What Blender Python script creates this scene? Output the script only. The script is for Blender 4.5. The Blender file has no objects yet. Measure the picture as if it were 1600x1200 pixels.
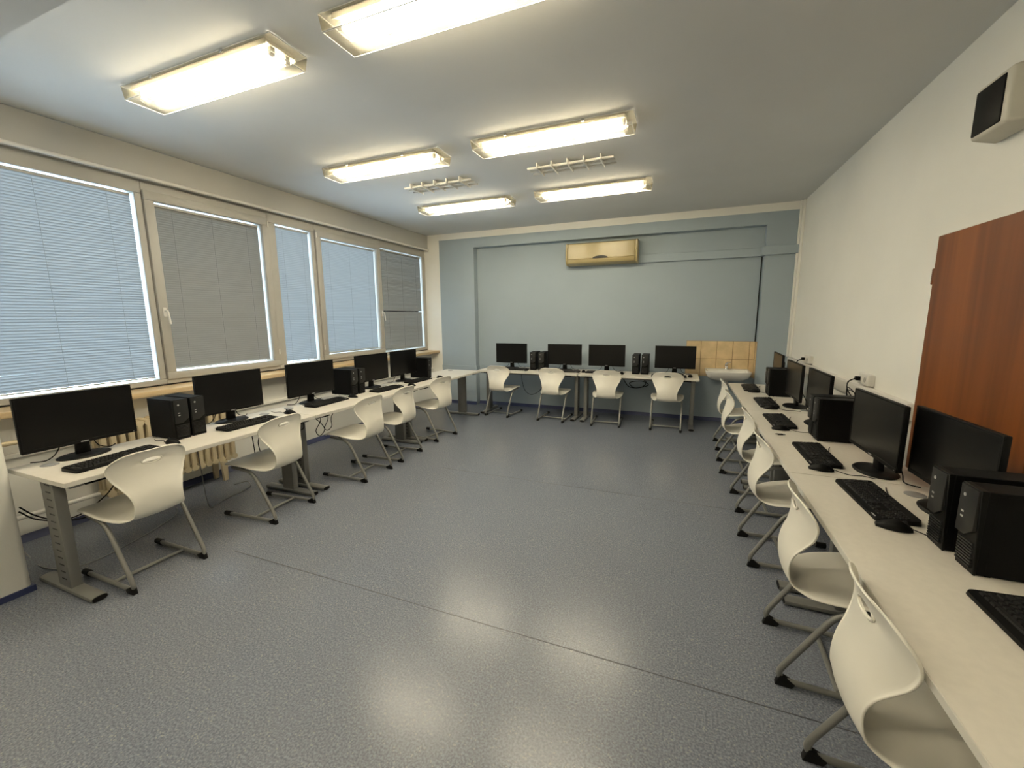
import bpy, bmesh, math, random
from mathutils import Vector, Matrix
random.seed(7)
PI = math.pi
scene = bpy.context.scene
C = scene.collection

# ------------------------------------------------------------------ camera
F_PX, YAW, PITCH, ROLL, CAM_H = 651.67, 0.384494, -0.158896, -0.0085989, 1.525
def camera_basis():
    cy, sy, cp, sp = math.cos(YAW), math.sin(YAW), math.cos(PITCH), math.sin(PITCH)
    f = Vector((-sy * cp, cy * cp, sp)); r = Vector((cy, sy, 0)); u = r.cross(f)
    cr, sr = math.cos(ROLL), math.sin(ROLL)
    return cr * r + sr * u, -sr * r + cr * u, f
cam = bpy.data.cameras.new('camera'); cam_o = bpy.data.objects.new('camera', cam); C.objects.link(cam_o)
cam.sensor_fit = 'HORIZONTAL'; cam.sensor_width = 36.0; cam.lens = F_PX / 1600.0 * 36.0
cam.clip_start = 0.02; cam.clip_end = 200
_r, _u, _f = camera_basis()
M = Matrix((_r, _u, -_f)).transposed().to_4x4(); M.translation = Vector((0, 0, CAM_H))
cam_o.matrix_world = M
scene.camera = cam_o

# ------------------------------------------------------------------ light and exposure
EXPOSURE = 0.0
SKY_STRENGTH = 25.0
TUBE_STRENGTH = 97.0
vs = scene.view_settings
vs.view_transform = 'Standard'; vs.look = 'None'; vs.exposure = EXPOSURE; vs.gamma = 1.0; vs.use_curve_mapping = False
w = bpy.data.worlds.new('overcast_sky'); scene.world = w; w.use_nodes = True
bg = w.node_tree.nodes['Background']; bg.inputs[0].default_value = (0.61, 0.82, 1.0, 1); bg.inputs[1].default_value = SKY_STRENGTH

# room measures
XL, XW, XR = -4.20, -4.33, 1.355          # parapet face, glass plane, right wall
YF, YP, YN = -2.2, 6.50, 6.63             # wall behind the camera, pilaster face, niche back
ZC, ZB = 2.94, 2.69                       # ceiling, underside of window beam
T = 0.705                                 # desk top
def portal(y0, y1):
    l = bpy.data.lights.new('window_daylight', 'AREA'); l.shape = 'RECTANGLE'; l.size = 1.7; l.size_y = y1 - y0
    l.cycles.is_portal = True
    o = bpy.data.objects.new('window_daylight', l); C.objects.link(o)
    o.location = (-4.42, (y0 + y1) / 2, 1.8); o.rotation_euler = (0, -PI / 2, 0)
portal(1.0, 6.5)

# ------------------------------------------------------------------ materials
def mat(name, col, rough=0.5, metal=0.0, spec=0.5, var=0.06, vscale=8.0, bump=0.0, bscale=120.0, coat=0.0):
    m = bpy.data.materials.new(name); m.use_nodes = True
    nt = m.node_tree; b = nt.nodes['Principled BSDF']
    b.inputs['Roughness'].default_value = rough; b.inputs['Metallic'].default_value = metal
    b.inputs['Specular IOR Level'].default_value = spec
    if coat: b.inputs['Coat Weight'].default_value = coat; b.inputs['Coat Roughness'].default_value = 0.15
    tc = nt.nodes.new('ShaderNodeTexCoord')
    n = nt.nodes.new('ShaderNodeTexNoise'); n.inputs['Scale'].default_value = vscale; n.inputs['Detail'].default_value = 3
    nt.links.new(tc.outputs['Object'], n.inputs['Vector'])
    r = nt.nodes.new('ShaderNodeValToRGB')
    c0 = [max(0, c * (1 - var)) for c in col]; c1 = [min(1, c * (1 + var)) for c in col]
    r.color_ramp.elements[0].color = (*c0, 1); r.color_ramp.elements[1].color = (*c1, 1)
    r.color_ramp.elements[0].position = 0.3; r.color_ramp.elements[1].position = 0.7
    nt.links.new(n.outputs['Fac'], r.inputs['Fac']); nt.links.new(r.outputs['Color'], b.inputs['Base Color'])
    if bump:
        n2 = nt.nodes.new('ShaderNodeTexNoise'); n2.inputs['Scale'].default_value = bscale; n2.inputs['Detail'].default_value = 2
        nt.links.new(tc.outputs['Object'], n2.inputs['Vector'])
        bp = nt.nodes.new('ShaderNodeBump'); bp.inputs['Strength'].default_value = bump; bp.inputs['Distance'].default_value = 0.002
        nt.links.new(n2.outputs['Fac'], bp.inputs['Height']); nt.links.new(bp.outputs['Normal'], b.inputs['Normal'])
    return m
def floor_material():
    m = bpy.data.materials.new('speckled_vinyl'); m.use_nodes = True
    nt = m.node_tree; b = nt.nodes['Principled BSDF']; N = nt.nodes.new; L = nt.links.new
    tc = N('ShaderNodeTexCoord')
    big = N('ShaderNodeTexNoise'); big.inputs['Scale'].default_value = 1.3; big.inputs['Detail'].default_value = 4
    fine = N('ShaderNodeTexNoise'); fine.inputs['Scale'].default_value = 125; fine.inputs['Detail'].default_value = 2
    chip = N('ShaderNodeTexVoronoi'); chip.inputs['Scale'].default_value = 185; chip.feature = 'F1'
    for n in (big, fine, chip): L(tc.outputs['Object'], n.inputs['Vector'])
    r0 = N('ShaderNodeValToRGB'); r0.color_ramp.elements[0].color = (0.132, 0.146, 0.178, 1); r0.color_ramp.elements[1].color = (0.154, 0.169, 0.203, 1)
    L(big.outputs['Fac'], r0.inputs['Fac'])
    r1 = N('ShaderNodeValToRGB'); r1.color_ramp.elements[0].color = (0.66, 0.67, 0.68, 1); r1.color_ramp.elements[1].color = (1.32, 1.31, 1.29, 1)
    r1.color_ramp.elements[0].position = 0.36; r1.color_ramp.elements[1].position = 0.66
    L(fine.outputs['Fac'], r1.inputs['Fac'])
    mul = N('ShaderNodeMix'); mul.data_type = 'RGBA'; mul.blend_type = 'MULTIPLY'; mul.inputs[0].default_value = 1.0
    L(r0.outputs['Color'], mul.inputs[6]); L(r1.outputs['Color'], mul.inputs[7])
    cr = N('ShaderNodeValToRGB'); cr.color_ramp.interpolation = 'CONSTANT'
    cr.color_ramp.elements[0].color = (0, 0, 0, 1); cr.color_ramp.elements[1].color = (1, 1, 1, 1); cr.color_ramp.elements[1].position = 0.965
    sep = N('ShaderNodeSeparateColor'); L(chip.outputs['Color'], sep.inputs[0]); L(sep.outputs[0], cr.inputs['Fac'])
    mx = N('ShaderNodeMix'); mx.data_type = 'RGBA'; mx.inputs[7].default_value = (0.225, 0.23, 0.235, 1)
    L(cr.outputs['Color'], mx.inputs[0]); L(mul.outputs[2], mx.inputs[6])
    L(mx.outputs[2], b.inputs['Base Color'])
    rr = N('ShaderNodeMapRange'); rr.inputs[3].default_value = 0.235; rr.inputs[4].default_value = 0.262
    L(big.outputs['Fac'], rr.inputs[0]); L(rr.outputs[0], b.inputs['Roughness'])
    b.inputs['Specular IOR Level'].default_value = 0.36
    bp = N('ShaderNodeBump'); bp.inputs['Strength'].default_value = 0.09; bp.inputs['Distance'].default_value = 0.002
    n4 = N('ShaderNodeTexNoise'); n4.inputs['Scale'].default_value = 60; L(tc.outputs['Object'], n4.inputs['Vector'])
    L(n4.outputs['Fac'], bp.inputs['Height']); L(bp.outputs['Normal'], b.inputs['Normal'])
    return m
def wood_material(name, dark, light, rough=0.4, axis=2):
    m = bpy.data.materials.new(name); m.use_nodes = True
    nt = m.node_tree; b = nt.nodes['Principled BSDF']; N = nt.nodes.new; L = nt.links.new
    tc = N('ShaderNodeTexCoord'); mp = N('ShaderNodeMapping')
    sc = [4.5, 4.5, 4.5]; sc[axis] = 0.22; mp.inputs['Scale'].default_value = sc
    L(tc.outputs['Object'], mp.inputs['Vector'])
    n = N('ShaderNodeTexNoise'); n.inputs['Scale'].default_value = 1.6; n.inputs['Detail'].default_value = 6; n.inputs['Distortion'].default_value = 0.6
    L(mp.outputs['Vector'], n.inputs['Vector'])
    r = N('ShaderNodeValToRGB'); r.color_ramp.elements[0].color = (*dark, 1); r.color_ramp.elements[1].color = (*light, 1)
    r.color_ramp.elements[0].position = 0.3; r.color_ramp.elements[1].position = 0.72
    L(n.outputs['Fac'], r.inputs['Fac']); L(r.outputs['Color'], b.inputs['Base Color'])
    b.inputs['Roughness'].default_value = rough
    return m
def glass_material():
    m = bpy.data.materials.new('window_glass'); m.use_nodes = True
    nt = m.node_tree; nt.nodes.remove(nt.nodes['Principled BSDF']); N = nt.nodes.new; L = nt.links.new
    t = N('ShaderNodeBsdfTransparent'); g = N('ShaderNodeBsdfGlossy'); g.inputs['Roughness'].default_value = 0.02
    fr = N('ShaderNodeFresnel'); fr.inputs['IOR'].default_value = 1.45
    mx = N('ShaderNodeMixShader'); L(fr.outputs[0], mx.inputs[0]); L(t.outputs[0], mx.inputs[1]); L(g.outputs[0], mx.inputs[2])
    L(mx.outputs[0], nt.nodes['Material Output'].inputs['Surface'])
    return m
def slat_material(name, col, trans, tcol=(.7, .7, .7)):
    m = bpy.data.materials.new(name); m.use_nodes = True
    nt = m.node_tree; nt.nodes.remove(nt.nodes['Principled BSDF']); N = nt.nodes.new; L = nt.links.new
    d = N('ShaderNodeBsdfDiffuse'); d.inputs[0].default_value = (*col, 1)
    t = N('ShaderNodeBsdfTranslucent'); t.inputs[0].default_value = (*tcol, 1)
    mx = N('ShaderNodeMixShader'); mx.inputs[0].default_value = trans
    L(d.outputs[0], mx.inputs[1]); L(t.outputs[0], mx.inputs[2]); L(mx.outputs[0], nt.nodes['Material Output'].inputs['Surface'])
    return m
def cover_material(name='prismatic_acrylic', tint=(1, 0.98, 0.92), glow=(1.0, 0.93, 0.74), lo=.035, hi=.065):
    m = bpy.data.materials.new(name); m.use_nodes = True
    nt = m.node_tree; nt.nodes.remove(nt.nodes['Principled BSDF']); N = nt.nodes.new; L = nt.links.new
    t = N('ShaderNodeBsdfTransparent'); t.inputs[0].default_value = (*tint, 1)
    tr = N('ShaderNodeBsdfTranslucent'); tr.inputs[0].default_value = (*glow, 1)
    g = N('ShaderNodeBsdfGlossy'); g.inputs['Roughness'].default_value = 0.25; g.inputs[0].default_value = (1, 0.97, 0.88, 1)
    tc = N('ShaderNodeTexCoord'); ch = N('ShaderNodeTexChecker'); ch.inputs['Scale'].default_value = 90
    L(tc.outputs['Object'], ch.inputs['Vector'])
    mr = N('ShaderNodeMapRange'); mr.inputs[3].default_value = lo; mr.inputs[4].default_value = hi
    L(ch.outputs['Fac'], mr.inputs[0])
    m1 = N('ShaderNodeMixShader'); L(mr.outputs[0], m1.inputs[0]); L(t.outputs[0], m1.inputs[1]); L(tr.outputs[0], m1.inputs[2])
    m2 = N('ShaderNodeMixShader'); m2.inputs[0].default_value = 0.06; L(m1.outputs[0], m2.inputs[1]); L(g.outputs[0], m2.inputs[2])
    L(m2.outputs[0], nt.nodes['Material Output'].inputs['Surface'])
    return m
def emit_material(name, col, s):
    m = bpy.data.materials.new(name); m.use_nodes = True
    nt = m.node_tree; nt.nodes.remove(nt.nodes['Principled BSDF'])
    e = nt.nodes.new('ShaderNodeEmission'); e.inputs[0].default_value = (*col, 1); e.inputs[1].default_value = s
    nt.links.new(e.outputs[0], nt.nodes['Material Output'].inputs['Surface'])
    return m
MT = dict(
    ceiling=mat('ceiling_paint', (0.655, 0.655, 0.64), 0.9, spec=0.2, var=0.02, vscale=2, bump=0.15, bscale=90),
    white=mat('white_wall_paint', (0.85, 0.835, 0.775), 0.85, spec=0.25, var=0.02, vscale=2, bump=0.25, bscale=110),
    beam=mat('backlit_beam_paint', (0.50, 0.49, 0.46), 0.85, spec=0.25, var=0.02, vscale=2, bump=0.2, bscale=110),  # grey carries the backlit shade of the beam in its colour
    blue=mat('blue_wall_paint', (0.335, 0.398, 0.445), 0.7, spec=0.3, var=0.02, vscale=2, bump=0.12, bscale=110),
    navy=mat('navy_cove', (0.025, 0.035, 0.10), 0.45),
    floor=floor_material(), seam=mat('floor_seam', (0.035, 0.037, 0.042), 0.5),
    frame=mat('window_pvc', (0.40, 0.388, 0.352), 0.45, var=0.02),
    sill=wood_material('sill_wood', (0.52, 0.37, 0.19), (0.70, 0.54, 0.33), 0.45, 1),
    glass=glass_material(),
    slat=slat_material('grey_blind_slat', (0.215, 0.212, 0.20), 0.003),
    slat_pale=slat_material('pale_blind_slat', (0.22, 0.225, 0.23), 0.042, (.80, .82, .80)),
    cord=mat('cord_grey', (0.20, 0.20, 0.19), 0.7),
    door=wood_material('door_veneer', (0.11, 0.031, 0.0065), (0.26, 0.080, 0.017), 0.42, 2),
    dtop=mat('desk_laminate', (0.67, 0.63, 0.555), 0.33, var=0.03, vscale=40),
    dedge=mat('desk_edge', (0.60, 0.58, 0.52), 0.5, var=0.02),
    steel=mat('grey_powder_coat', (0.17, 0.17, 0.16), 0.42, var=0.03, metal=0.25),
    slot=mat('dark_slot', (0.02, 0.02, 0.02), 0.7),
    shell=mat('white_polypropylene', (0.77, 0.74, 0.655), 0.42, var=0.015),
    tube=mat('chair_tube', (0.19, 0.19, 0.178), 0.38, metal=0.35, var=0.03),
    rubber=mat('black_rubber', (0.006, 0.006, 0.006), 0.6, spec=0.15),
    black=mat('black_plastic', (0.003, 0.003, 0.003), 0.5, spec=0.14, var=0.1),
    blackm=mat('black_steel', (0.0025, 0.0025, 0.0027), 0.55, spec=0.10, var=0.1),
    panel=mat('charcoal_panel', (0.012, 0.0125, 0.013), 0.42, spec=0.3, var=0.1),
    screen=mat('screen_glass', (0.003, 0.003, 0.003), 0.28, spec=0.25, var=0.0),
    key=mat('key_plastic', (0.010, 0.010, 0.010), 0.45, spec=0.3, var=0.2, vscale=60),
    legend=mat('grey_mark', (0.35, 0.35, 0.35), 0.5),
    grom=mat('grommet_grey', (0.22, 0.22, 0.22), 0.5),
    ac=mat('aged_abs', (0.37, 0.30, 0.145), 0.30, var=0.02, coat=0.1),
    trunk=mat('pvc_trunking', (0.72, 0.70, 0.65), 0.5, var=0.02),
    tile=mat('beige_tile', (0.66, 0.50, 0.29), 0.22, var=0.10, vscale=9),
    grout=mat('grout', (0.27, 0.18, 0.09), 0.8),
    ceramic=mat('ceramic', (0.78, 0.77, 0.72), 0.12, var=0.01, coat=0.5),
    chrome=mat('chrome', (0.6, 0.6, 0.6), 0.15, metal=1.0, var=0.02),
    rad=mat('radiator_enamel', (0.62, 0.52, 0.34), 0.4, var=0.04),
    cream=mat('speaker_cream', (0.62, 0.59, 0.50), 0.5, var=0.03),
    cover=cover_material(), side=cover_material('ribbed_acrylic_side', (.66, .62, .52), (.95, .86, .62), .05, .08), tray=mat('lamp_tray', (0.8, 0.78, 0.72), 0.5),
    lamp=emit_material('fluorescent_tube', (1.0, 0.905, 0.72), TUBE_STRENGTH),
    clear=mat('clear_plastic', (0.62, 0.62, 0.60), 0.25),
)

# ------------------------------------------------------------------ mesh helpers
class MB:
    """collects shapes; build() links them as one mesh object"""
    def __init__(s): s.bm = bmesh.new()
    def box(s, x0, x1, y0, y1, z0, z1, bev=0.0, seg=2):
        vs_ = [s.bm.verts.new(p) for p in ((x0,y0,z0),(x1,y0,z0),(x1,y1,z0),(x0,y1,z0),(x0,y0,z1),(x1,y0,z1),(x1,y1,z1),(x0,y1,z1))]
        fs = [s.bm.faces.new([vs_[i] for i in f]) for f in ((0,3,2,1),(4,5,6,7),(0,1,5,4),(1,2,6,5),(2,3,7,6),(3,0,4,7))]
        if bev:
            es = list({e for f in fs for e in f.edges})
            bmesh.ops.bevel(s.bm, geom=es, offset=bev, segments=seg, affect='EDGES', profile=0.5)
        return s
    def hexa(s, p, bev=0.0, seg=2):
        vs_ = [s.bm.verts.new(q) for q in p]
        fs = [s.bm.faces.new([vs_[i] for i in f]) for f in ((0,3,2,1),(4,5,6,7),(0,1,5,4),(1,2,6,5),(2,3,7,6),(3,0,4,7))]
        if bev:
            bmesh.ops.bevel(s.bm, geom=list({e for f in fs for e in f.edges}), offset=bev, segments=seg, affect='EDGES', profile=0.5)
        return s
    def prism(s, pts, axis, a, b, bev=0.0):
        """pts 2D outline extruded along axis from a to b; 2D axes are the remaining ones in xyz order"""
        def p3(q, t):
            l = list(q); l.insert(axis, t); return l
        lo = [s.bm.verts.new(p3(q, a)) for q in pts]; hi = [s.bm.verts.new(p3(q, b)) for q in pts]
        n = len(pts); fs = [s.bm.faces.new(lo[::-1]), s.bm.faces.new(hi)]
        for i in range(n): fs.append(s.bm.faces.new((lo[i], lo[(i+1) % n], hi[(i+1) % n], hi[i])))
        bmesh.ops.recalc_face_normals(s.bm, faces=fs)
        if bev: bmesh.ops.bevel(s.bm, geom=list({e for f in fs[:2] for e in f.edges}), offset=bev, segments=2, affect='EDGES', profile=0.5)
        return s
    def sweep(s, pts, r, n=8, caps=True, ry=None, closed=False):
        pts = [Vector(p) for p in pts]; rings = []; k = len(pts)
        up = Vector((0, 0, 1)); prev = None
        for i, p in enumerate(pts):
            if closed: d = (pts[(i+1) % k] - pts[i-1]).normalized()
            else: d = (pts[min(i+1, k-1)] - pts[max(i-1, 0)]).normalized()
            if prev is None:
                a = d.cross(up)
                if a.length < 1e-3: a = d.cross(Vector((1, 0, 0)))
                a.normalize()
            else:
                a = prev - d * prev.dot(d)
                if a.length < 1e-4: a = d.cross(Vector((1, 0, 0)))
                a.normalize()
            prev = a; b = d.cross(a)
            rr = r[i] if isinstance(r, (list, tuple)) else r
            r2 = ry if ry is not None else rr
            rings.append([s.bm.verts.new(p + a * (rr * math.cos(2*PI*j/n)) + b * (r2 * math.sin(2*PI*j/n))) for j in range(n)])
        m = k if closed else k - 1
        for i in range(m):
            A, B = rings[i], rings[(i+1) % k]
            for j in range(n): s.bm.faces.new((A[j], A[(j+1) % n], B[(j+1) % n], B[j]))
        if caps and not closed: s.bm.faces.new(rings[0][::-1]); s.bm.faces.new(rings[-1])
        return s
    def lathe(s, prof, c=(0,0,0), n=20, sx=1.0, sy=1.0):
        c = Vector(c); rings = []
        for (r, z) in prof:
            rings.append([s.bm.verts.new(c + Vector((r*sx*math.cos(2*PI*j/n), r*sy*math.sin(2*PI*j/n), z))) for j in range(n)])
        for A, B in zip(rings, rings[1:]):
            for j in range(n): s.bm.faces.new((A[j], A[(j+1) % n], B[(j+1) % n], B[j]))
        s.bm.faces.new(rings[0][::-1]); s.bm.faces.new(rings[-1])
        return s
    def mesh(s, name, m, smooth=True):
        bmesh.ops.recalc_face_normals(s.bm, faces=s.bm.faces)
        me = bpy.data.meshes.new(name); s.bm.to_mesh(me); s.bm.free()
        if m: me.materials.append(m)
        if smooth and len(me.polygons):
            me.polygons.foreach_set('use_smooth', [True] * len(me.polygons))
            me.set_sharp_from_angle(angle=math.radians(38))
        return me
    def build(s, name, m, parent=None, smooth=True):
        o = bpy.data.objects.new(name, s.mesh(name, m, smooth)); C.objects.link(o)
        if parent: o.parent = parent
        return o
def tag(o, label=None, cat=None, group=None, kind=None):
    if label: o['label'] = label
    if cat: o['category'] = cat
    if group: o['group'] = group
    if kind: o['kind'] = kind
    return o
def empty(name, loc=(0,0,0), rz=0.0):
    o = bpy.data.objects.new(name, None); C.objects.link(o); o.location = loc; o.rotation_euler = (0, 0, rz)
    o.empty_display_size = 0.05
    return o
def kids(o): return [c for c in bpy.data.objects if c.parent == o]
def copy_tree(o, parent=None):
    c = o.copy(); C.objects.link(c)
    if parent is not None: c.parent = parent
    for ch in kids(o): copy_tree(ch, c)
    return c
class Maker:
    """first place() uses the prototype itself, later ones copies"""
    def __init__(s, proto, cat, group): s.p, s.used, s.cat, s.group = proto, False, cat, group
    def place(s, loc, rz, label):
        o = s.p if not s.used else copy_tree(s.p)
        s.used = True
        o.location = loc; o.rotation_euler = (0, 0, rz)
        return tag(o, label, s.cat, s.group)
def arc_path(pts, rad, n=6):
    """polyline with rounded corners"""
    pts = [Vector(p) for p in pts]; out = [pts[0]]
    for i in range(1, len(pts) - 1):
        a, b, c = pts[i-1], pts[i], pts[i+1]
        d1 = (a - b); d2 = (c - b); k = min(rad, d1.length * .49, d2.length * .49)
        p, q = b + d1.normalized() * k, b + d2.normalized() * k
        for j in range(n + 1):
            t = j / n; out.append(p * (1-t)**2 + b * 2*t*(1-t) + q * t*t)
    out.append(pts[-1]); return out
def spline(pts, n=5):
    P = [Vector(p) for p in pts]; P = [P[0]*2 - P[1]] + P + [P[-1]*2 - P[-2]]; out = []
    for i in range(1, len(P) - 2):
        for j in range(n):
            t = j / n; a, b, c, d = P[i-1], P[i], P[i+1], P[i+2]
            out.append(0.5 * ((2*b) + (c-a)*t + (2*a-5*b+4*c-d)*t*t + (-a+3*b-3*c+d)*t**3))
    out.append(P[-2]); return out

# ================================================================== the room
def struct(name, mb, m, label=None, parent=None, smooth=False):
    o = mb.build(name, m, parent, smooth)
    if parent is None: tag(o, label, None, None, 'structure')
    return o
fl = struct('floor', MB().box(XL - .2, XR + .1, YF, YN + .2, -.12, 0), MT['floor'], 'grey-blue speckled vinyl floor of the classroom')
for y, x0, x1 in ((1.69, -2.7, .75), (3.535, -2.2, .45)):
    struct('seam', MB().box(x0, x1, y - .0022, y + .0022, 0.0002, 0.0008), MT['seam'], parent=fl)
struct('ceiling', MB().box(XL - .2, XR + .1, YF, YN + .2, ZC, ZC + .15), MT['ceiling'], 'plain pale grey painted ceiling')
struct('wall_front', MB().box(XL - .2, XR + .1, YF - .15, YF, 0, ZC), MT['white'], 'white wall behind the viewer')
struct('wall_right', MB().box(XR, XR + .15, YF, YN + .2, 0, ZC), MT['white'], 'long cream-white wall with the brown door')
# left wall: parapet, beam above the windows, solid stretch behind the pillar
wl = empty('wall_left'); tag(wl, 'white parapet and beam around the window band', None, None, 'structure')
struct('parapet', MB().box(XL - .2, XL, YF, YP, 0, .90), MT['white'], parent=wl)
struct('parapet_panel', MB().box(XL, XL + .025, .99, YP, .60, .635, .008), MT['white'], parent=wl)
struct('window_beam', MB().box(XL - .25, XL, YF, YP, ZB, ZC, .018, 3), MT['beam'], parent=wl, smooth=True)
struct('solid_stretch', MB().box(XL - .2, XL, YF, 1.0, .90, ZB), MT['white'], parent=wl)
struct('beam_edge_rod', MB().sweep([(XL + .002, 1.0, ZB + .004), (XL + .002, YP, ZB + .004)], .014, 10), MT['trunk'], parent=wl, smooth=True)  # thin pale rod along the lower edge of the beam
# back wall
wb = empty('wall_back'); tag(wb, 'light blue back wall with a wide shallow niche', None, None, 'structure')
struct('niche_panel', MB().box(-3.305, .965, YN, YN + .2, 0, 2.84), MT['blue'], parent=wb)
struct('pilaster', MB().box(-3.975, -3.305, YP, YN + .2, 0, 2.84), MT['blue'], parent=wb)
struct('pilaster', MB().box(.965, XR, YP, YN + .2, 0, 2.84), MT['blue'], parent=wb)
struct('lintel', MB().box(-3.305, .965, YP, YN + .2, 2.685, 2.84), MT['blue'], parent=wb)
struct('white_band', MB().box(-3.975, XR, YP, YN + .2, 2.84, ZC), MT['white'], parent=wb)
struct('white_strip', MB().box(XL - .25, -3.975, YP, YN + .2, 0, ZC), MT['white'], parent=wb)
struct('bumper_rail', MB().box(-3.975, -3.305, YP - .018, YP, .60, .69, .004), MT['blue'], parent=wb)
struct('bumper_rail', MB().box(-3.305, .06, YN - .018, YN, .60, .69, .004), MT['blue'], parent=wb)
struct('bumper_rail', MB().box(-3.305, -3.287, YP - .018, YN - .018, .60, .69, .004), MT['blue'], parent=wb)
# tiles round the basin: each a piece of its own, grout behind
struct('grout', MB().box(.078, .965, YN - .004, YN, .656, 1.165), MT['grout'], parent=wb)
struct('grout', MB().box(.961, .965, YP + .02, YN - .004, .656, 1.165), MT['grout'], parent=wb)
def tile(x0, x1, z0, z1): struct('tile', MB().box(x0 + .003, x1 - .003, YN - .011, YN - .003, z0 + .003, z1 - .003, .002, 1), MT['tile'], parent=wb)
for z0, z1 in ((.656, .91), (.91, 1.165)):
    for x0, x1 in ((.078, .275), (.275, .48), (.48, .685), (.685, .89), (.89, .957)): tile(x0, x1, z0, z1)
    struct('tile', MB().box(.954, .962, YP + .022, YN - .012, z0 + .002, z1 - .002, .002, 1), MT['tile'], parent=wb)
# pillar and the ceiling beam it carries
tp = struct('trim_1', MB().box(XL, -3.37, .35, .99, 0, ZC, .03, 3), MT['white'], 'white square pillar at the left edge', smooth=True)
struct('trim_2', MB().box(XL, XR, .35, .99, 2.67, ZC), MT['ceiling'], 'ceiling beam crossing the room above the pillar')
struct('trim_3', MB().box(XR - .028, XR, YP - .07, YP, .98, ZC, .006).box(XR - .05, XR - .028, YP - .03, YP, .98, ZC, .006), MT['white'], 'white pipe casing up the back right corner', smooth=True)
# dark blue cove skirting
def cove(name, mb, label): struct(name, mb, MT['navy'], label)
cove('baseboard_left', MB().prism([(XL, 0), (XL + .03, 0), (XL, .05)], 1, .99, YP), 'navy cove skirting under the windows')
b_ = MB()
b_.prism([(YP, 0), (YP - .03, 0), (YP, .05)], 0, XL, -3.305).prism([(YN, 0), (YN - .03, 0), (YN, .05)], 0, -3.305, .965).prism([(YP, 0), (YP - .03, 0), (YP, .05)], 0, .965, XR)
cove('baseboard_back', b_, 'navy cove skirting along the blue wall')
cove('baseboard_right', MB().prism([(XR, 0), (XR - .03, 0), (XR, .05)], 1, 3.22, YP), 'navy cove skirting under the right-hand desks')
cove('trim_4', MB().box(XL, -3.362, .342, .998, 0, .035), 'navy skirting round the foot of the pillar')

# windows (x is depth): frame bars, sashes, panes, handles
FX0, FX1 = -4.40, -4.275
SLT = MT['slat']
WIN = [  # y0, y1, glazing y0, y1, opening sash
    (1.00, 2.283, 1.06, 2.232, False), (2.283, 3.44, 2.363, 3.367, True), (3.44, 4.08, 3.54, 4.03, False),
    (4.08, 5.296, 4.165, 5.215, True), (5.296, YP, 5.315, 6.41, False)]
def add_window(i, y0, y1, g0, g1, sash):
    w_ = empty('window_%d' % (i + 1), (XW, (y0 + y1) / 2, 0)); ofs = Vector((-XW, -(y0 + y1) / 2, 0))
    tag(w_, ['large fixed white window next to the pillar', 'second white window with a handle on its left stile', 'narrow fixed white window in the middle',
             'fourth white window with hinges and a handle on its right stile', 'last white window beside the back wall'][i], None, None, 'structure')
    def part(name, mb, m, parent=None):
        o = mb.build(name, m, parent or w_)
        if parent is None: o.location = ofs
        return o
    gz0, gz1 = (1.062, 2.535) if sash else (1.004, 2.578)
    zb, zt = .957, ZB + .01
    part('gap_shadow_strip', MB().box(FX0, FX1 - .012, y0, y1, .940, .960), MT['slot'])  # added dark strip: shadow line between frame and sill, also stops light leaking
    if not sash:
        part('frame_bar', MB().box(FX0, FX1, y0, y1, zb, gz0, .004, 1), MT['frame'])
        part('frame_bar', MB().box(FX0, FX1, y0, y1, gz1, zt, .004, 1), MT['frame'])
        part('frame_bar', MB().box(FX0, FX1, y0, g0, gz0, gz1, .004, 1), MT['frame'])
        part('frame_bar', MB().box(FX0, FX1, g1, y1, gz0, gz1, .004, 1), MT['frame'])
    else:
        part('frame_bar', MB().box(FX0, FX1, y0, y1, zb, 1.0, .004, 1), MT['frame'])
        part('frame_bar', MB().box(FX0, FX1, y0, y1, 2.60, zt, .004, 1), MT['frame'])
        X1 = FX1 + .018; a, b = y0 + .006, y1 - .006
        part('sash_bar', MB().box(FX0, X1, a, b, .996, gz0, .005, 2), MT['frame'])
        part('sash_bar', MB().box(FX0, X1, a, b, gz1, 2.612, .005, 2), MT['frame'])
        part('sash_bar', MB().box(FX0, X1, a, g0, gz0, gz1, .005, 2), MT['frame'])
        part('sash_bar', MB().box(FX0, X1, g1, b, gz0, gz1, .005, 2), MT['frame'])
        hy = y0 + .045 if i == 1 else y1 - .04
        h = part('handle', MB().box(X1, X1 + .012, hy - .014, hy + .014, 1.555, 1.635, .005), MT['trunk'])
        lv = MB().sweep(arc_path([(X1 + .01, hy, 1.605), (X1 + .045, hy, 1.605), (X1 + .045, hy + .012, 1.49)], .012), .0085, 8).build('lever', MT['trunk'], h)
        sgn = 1 if i == 1 else -1
        hx = b - .004 if i == 1 else a + .004
        for z in (1.16, 2.55): part('hinge', MB().sweep([(X1 + .006, hx, z - .03), (X1 + .006, hx, z + .03)], .007, 8), MT['trunk'])
    part('pane', MB().box(XW - .045, XW - .039, g0 - .01, g1 + .01, gz0 - .01, gz1 + .01), MT['glass'])
    return gz0, gz1
BL = ['wide pale blue-grey blind on the window by the pillar', 'warm grey closed blind on the second window', 'narrow pale blue-grey blind on the slim window',
      'pale blue-grey blind on the fourth window', 'warm grey blind with a gap of bent slats on the last window']
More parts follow.
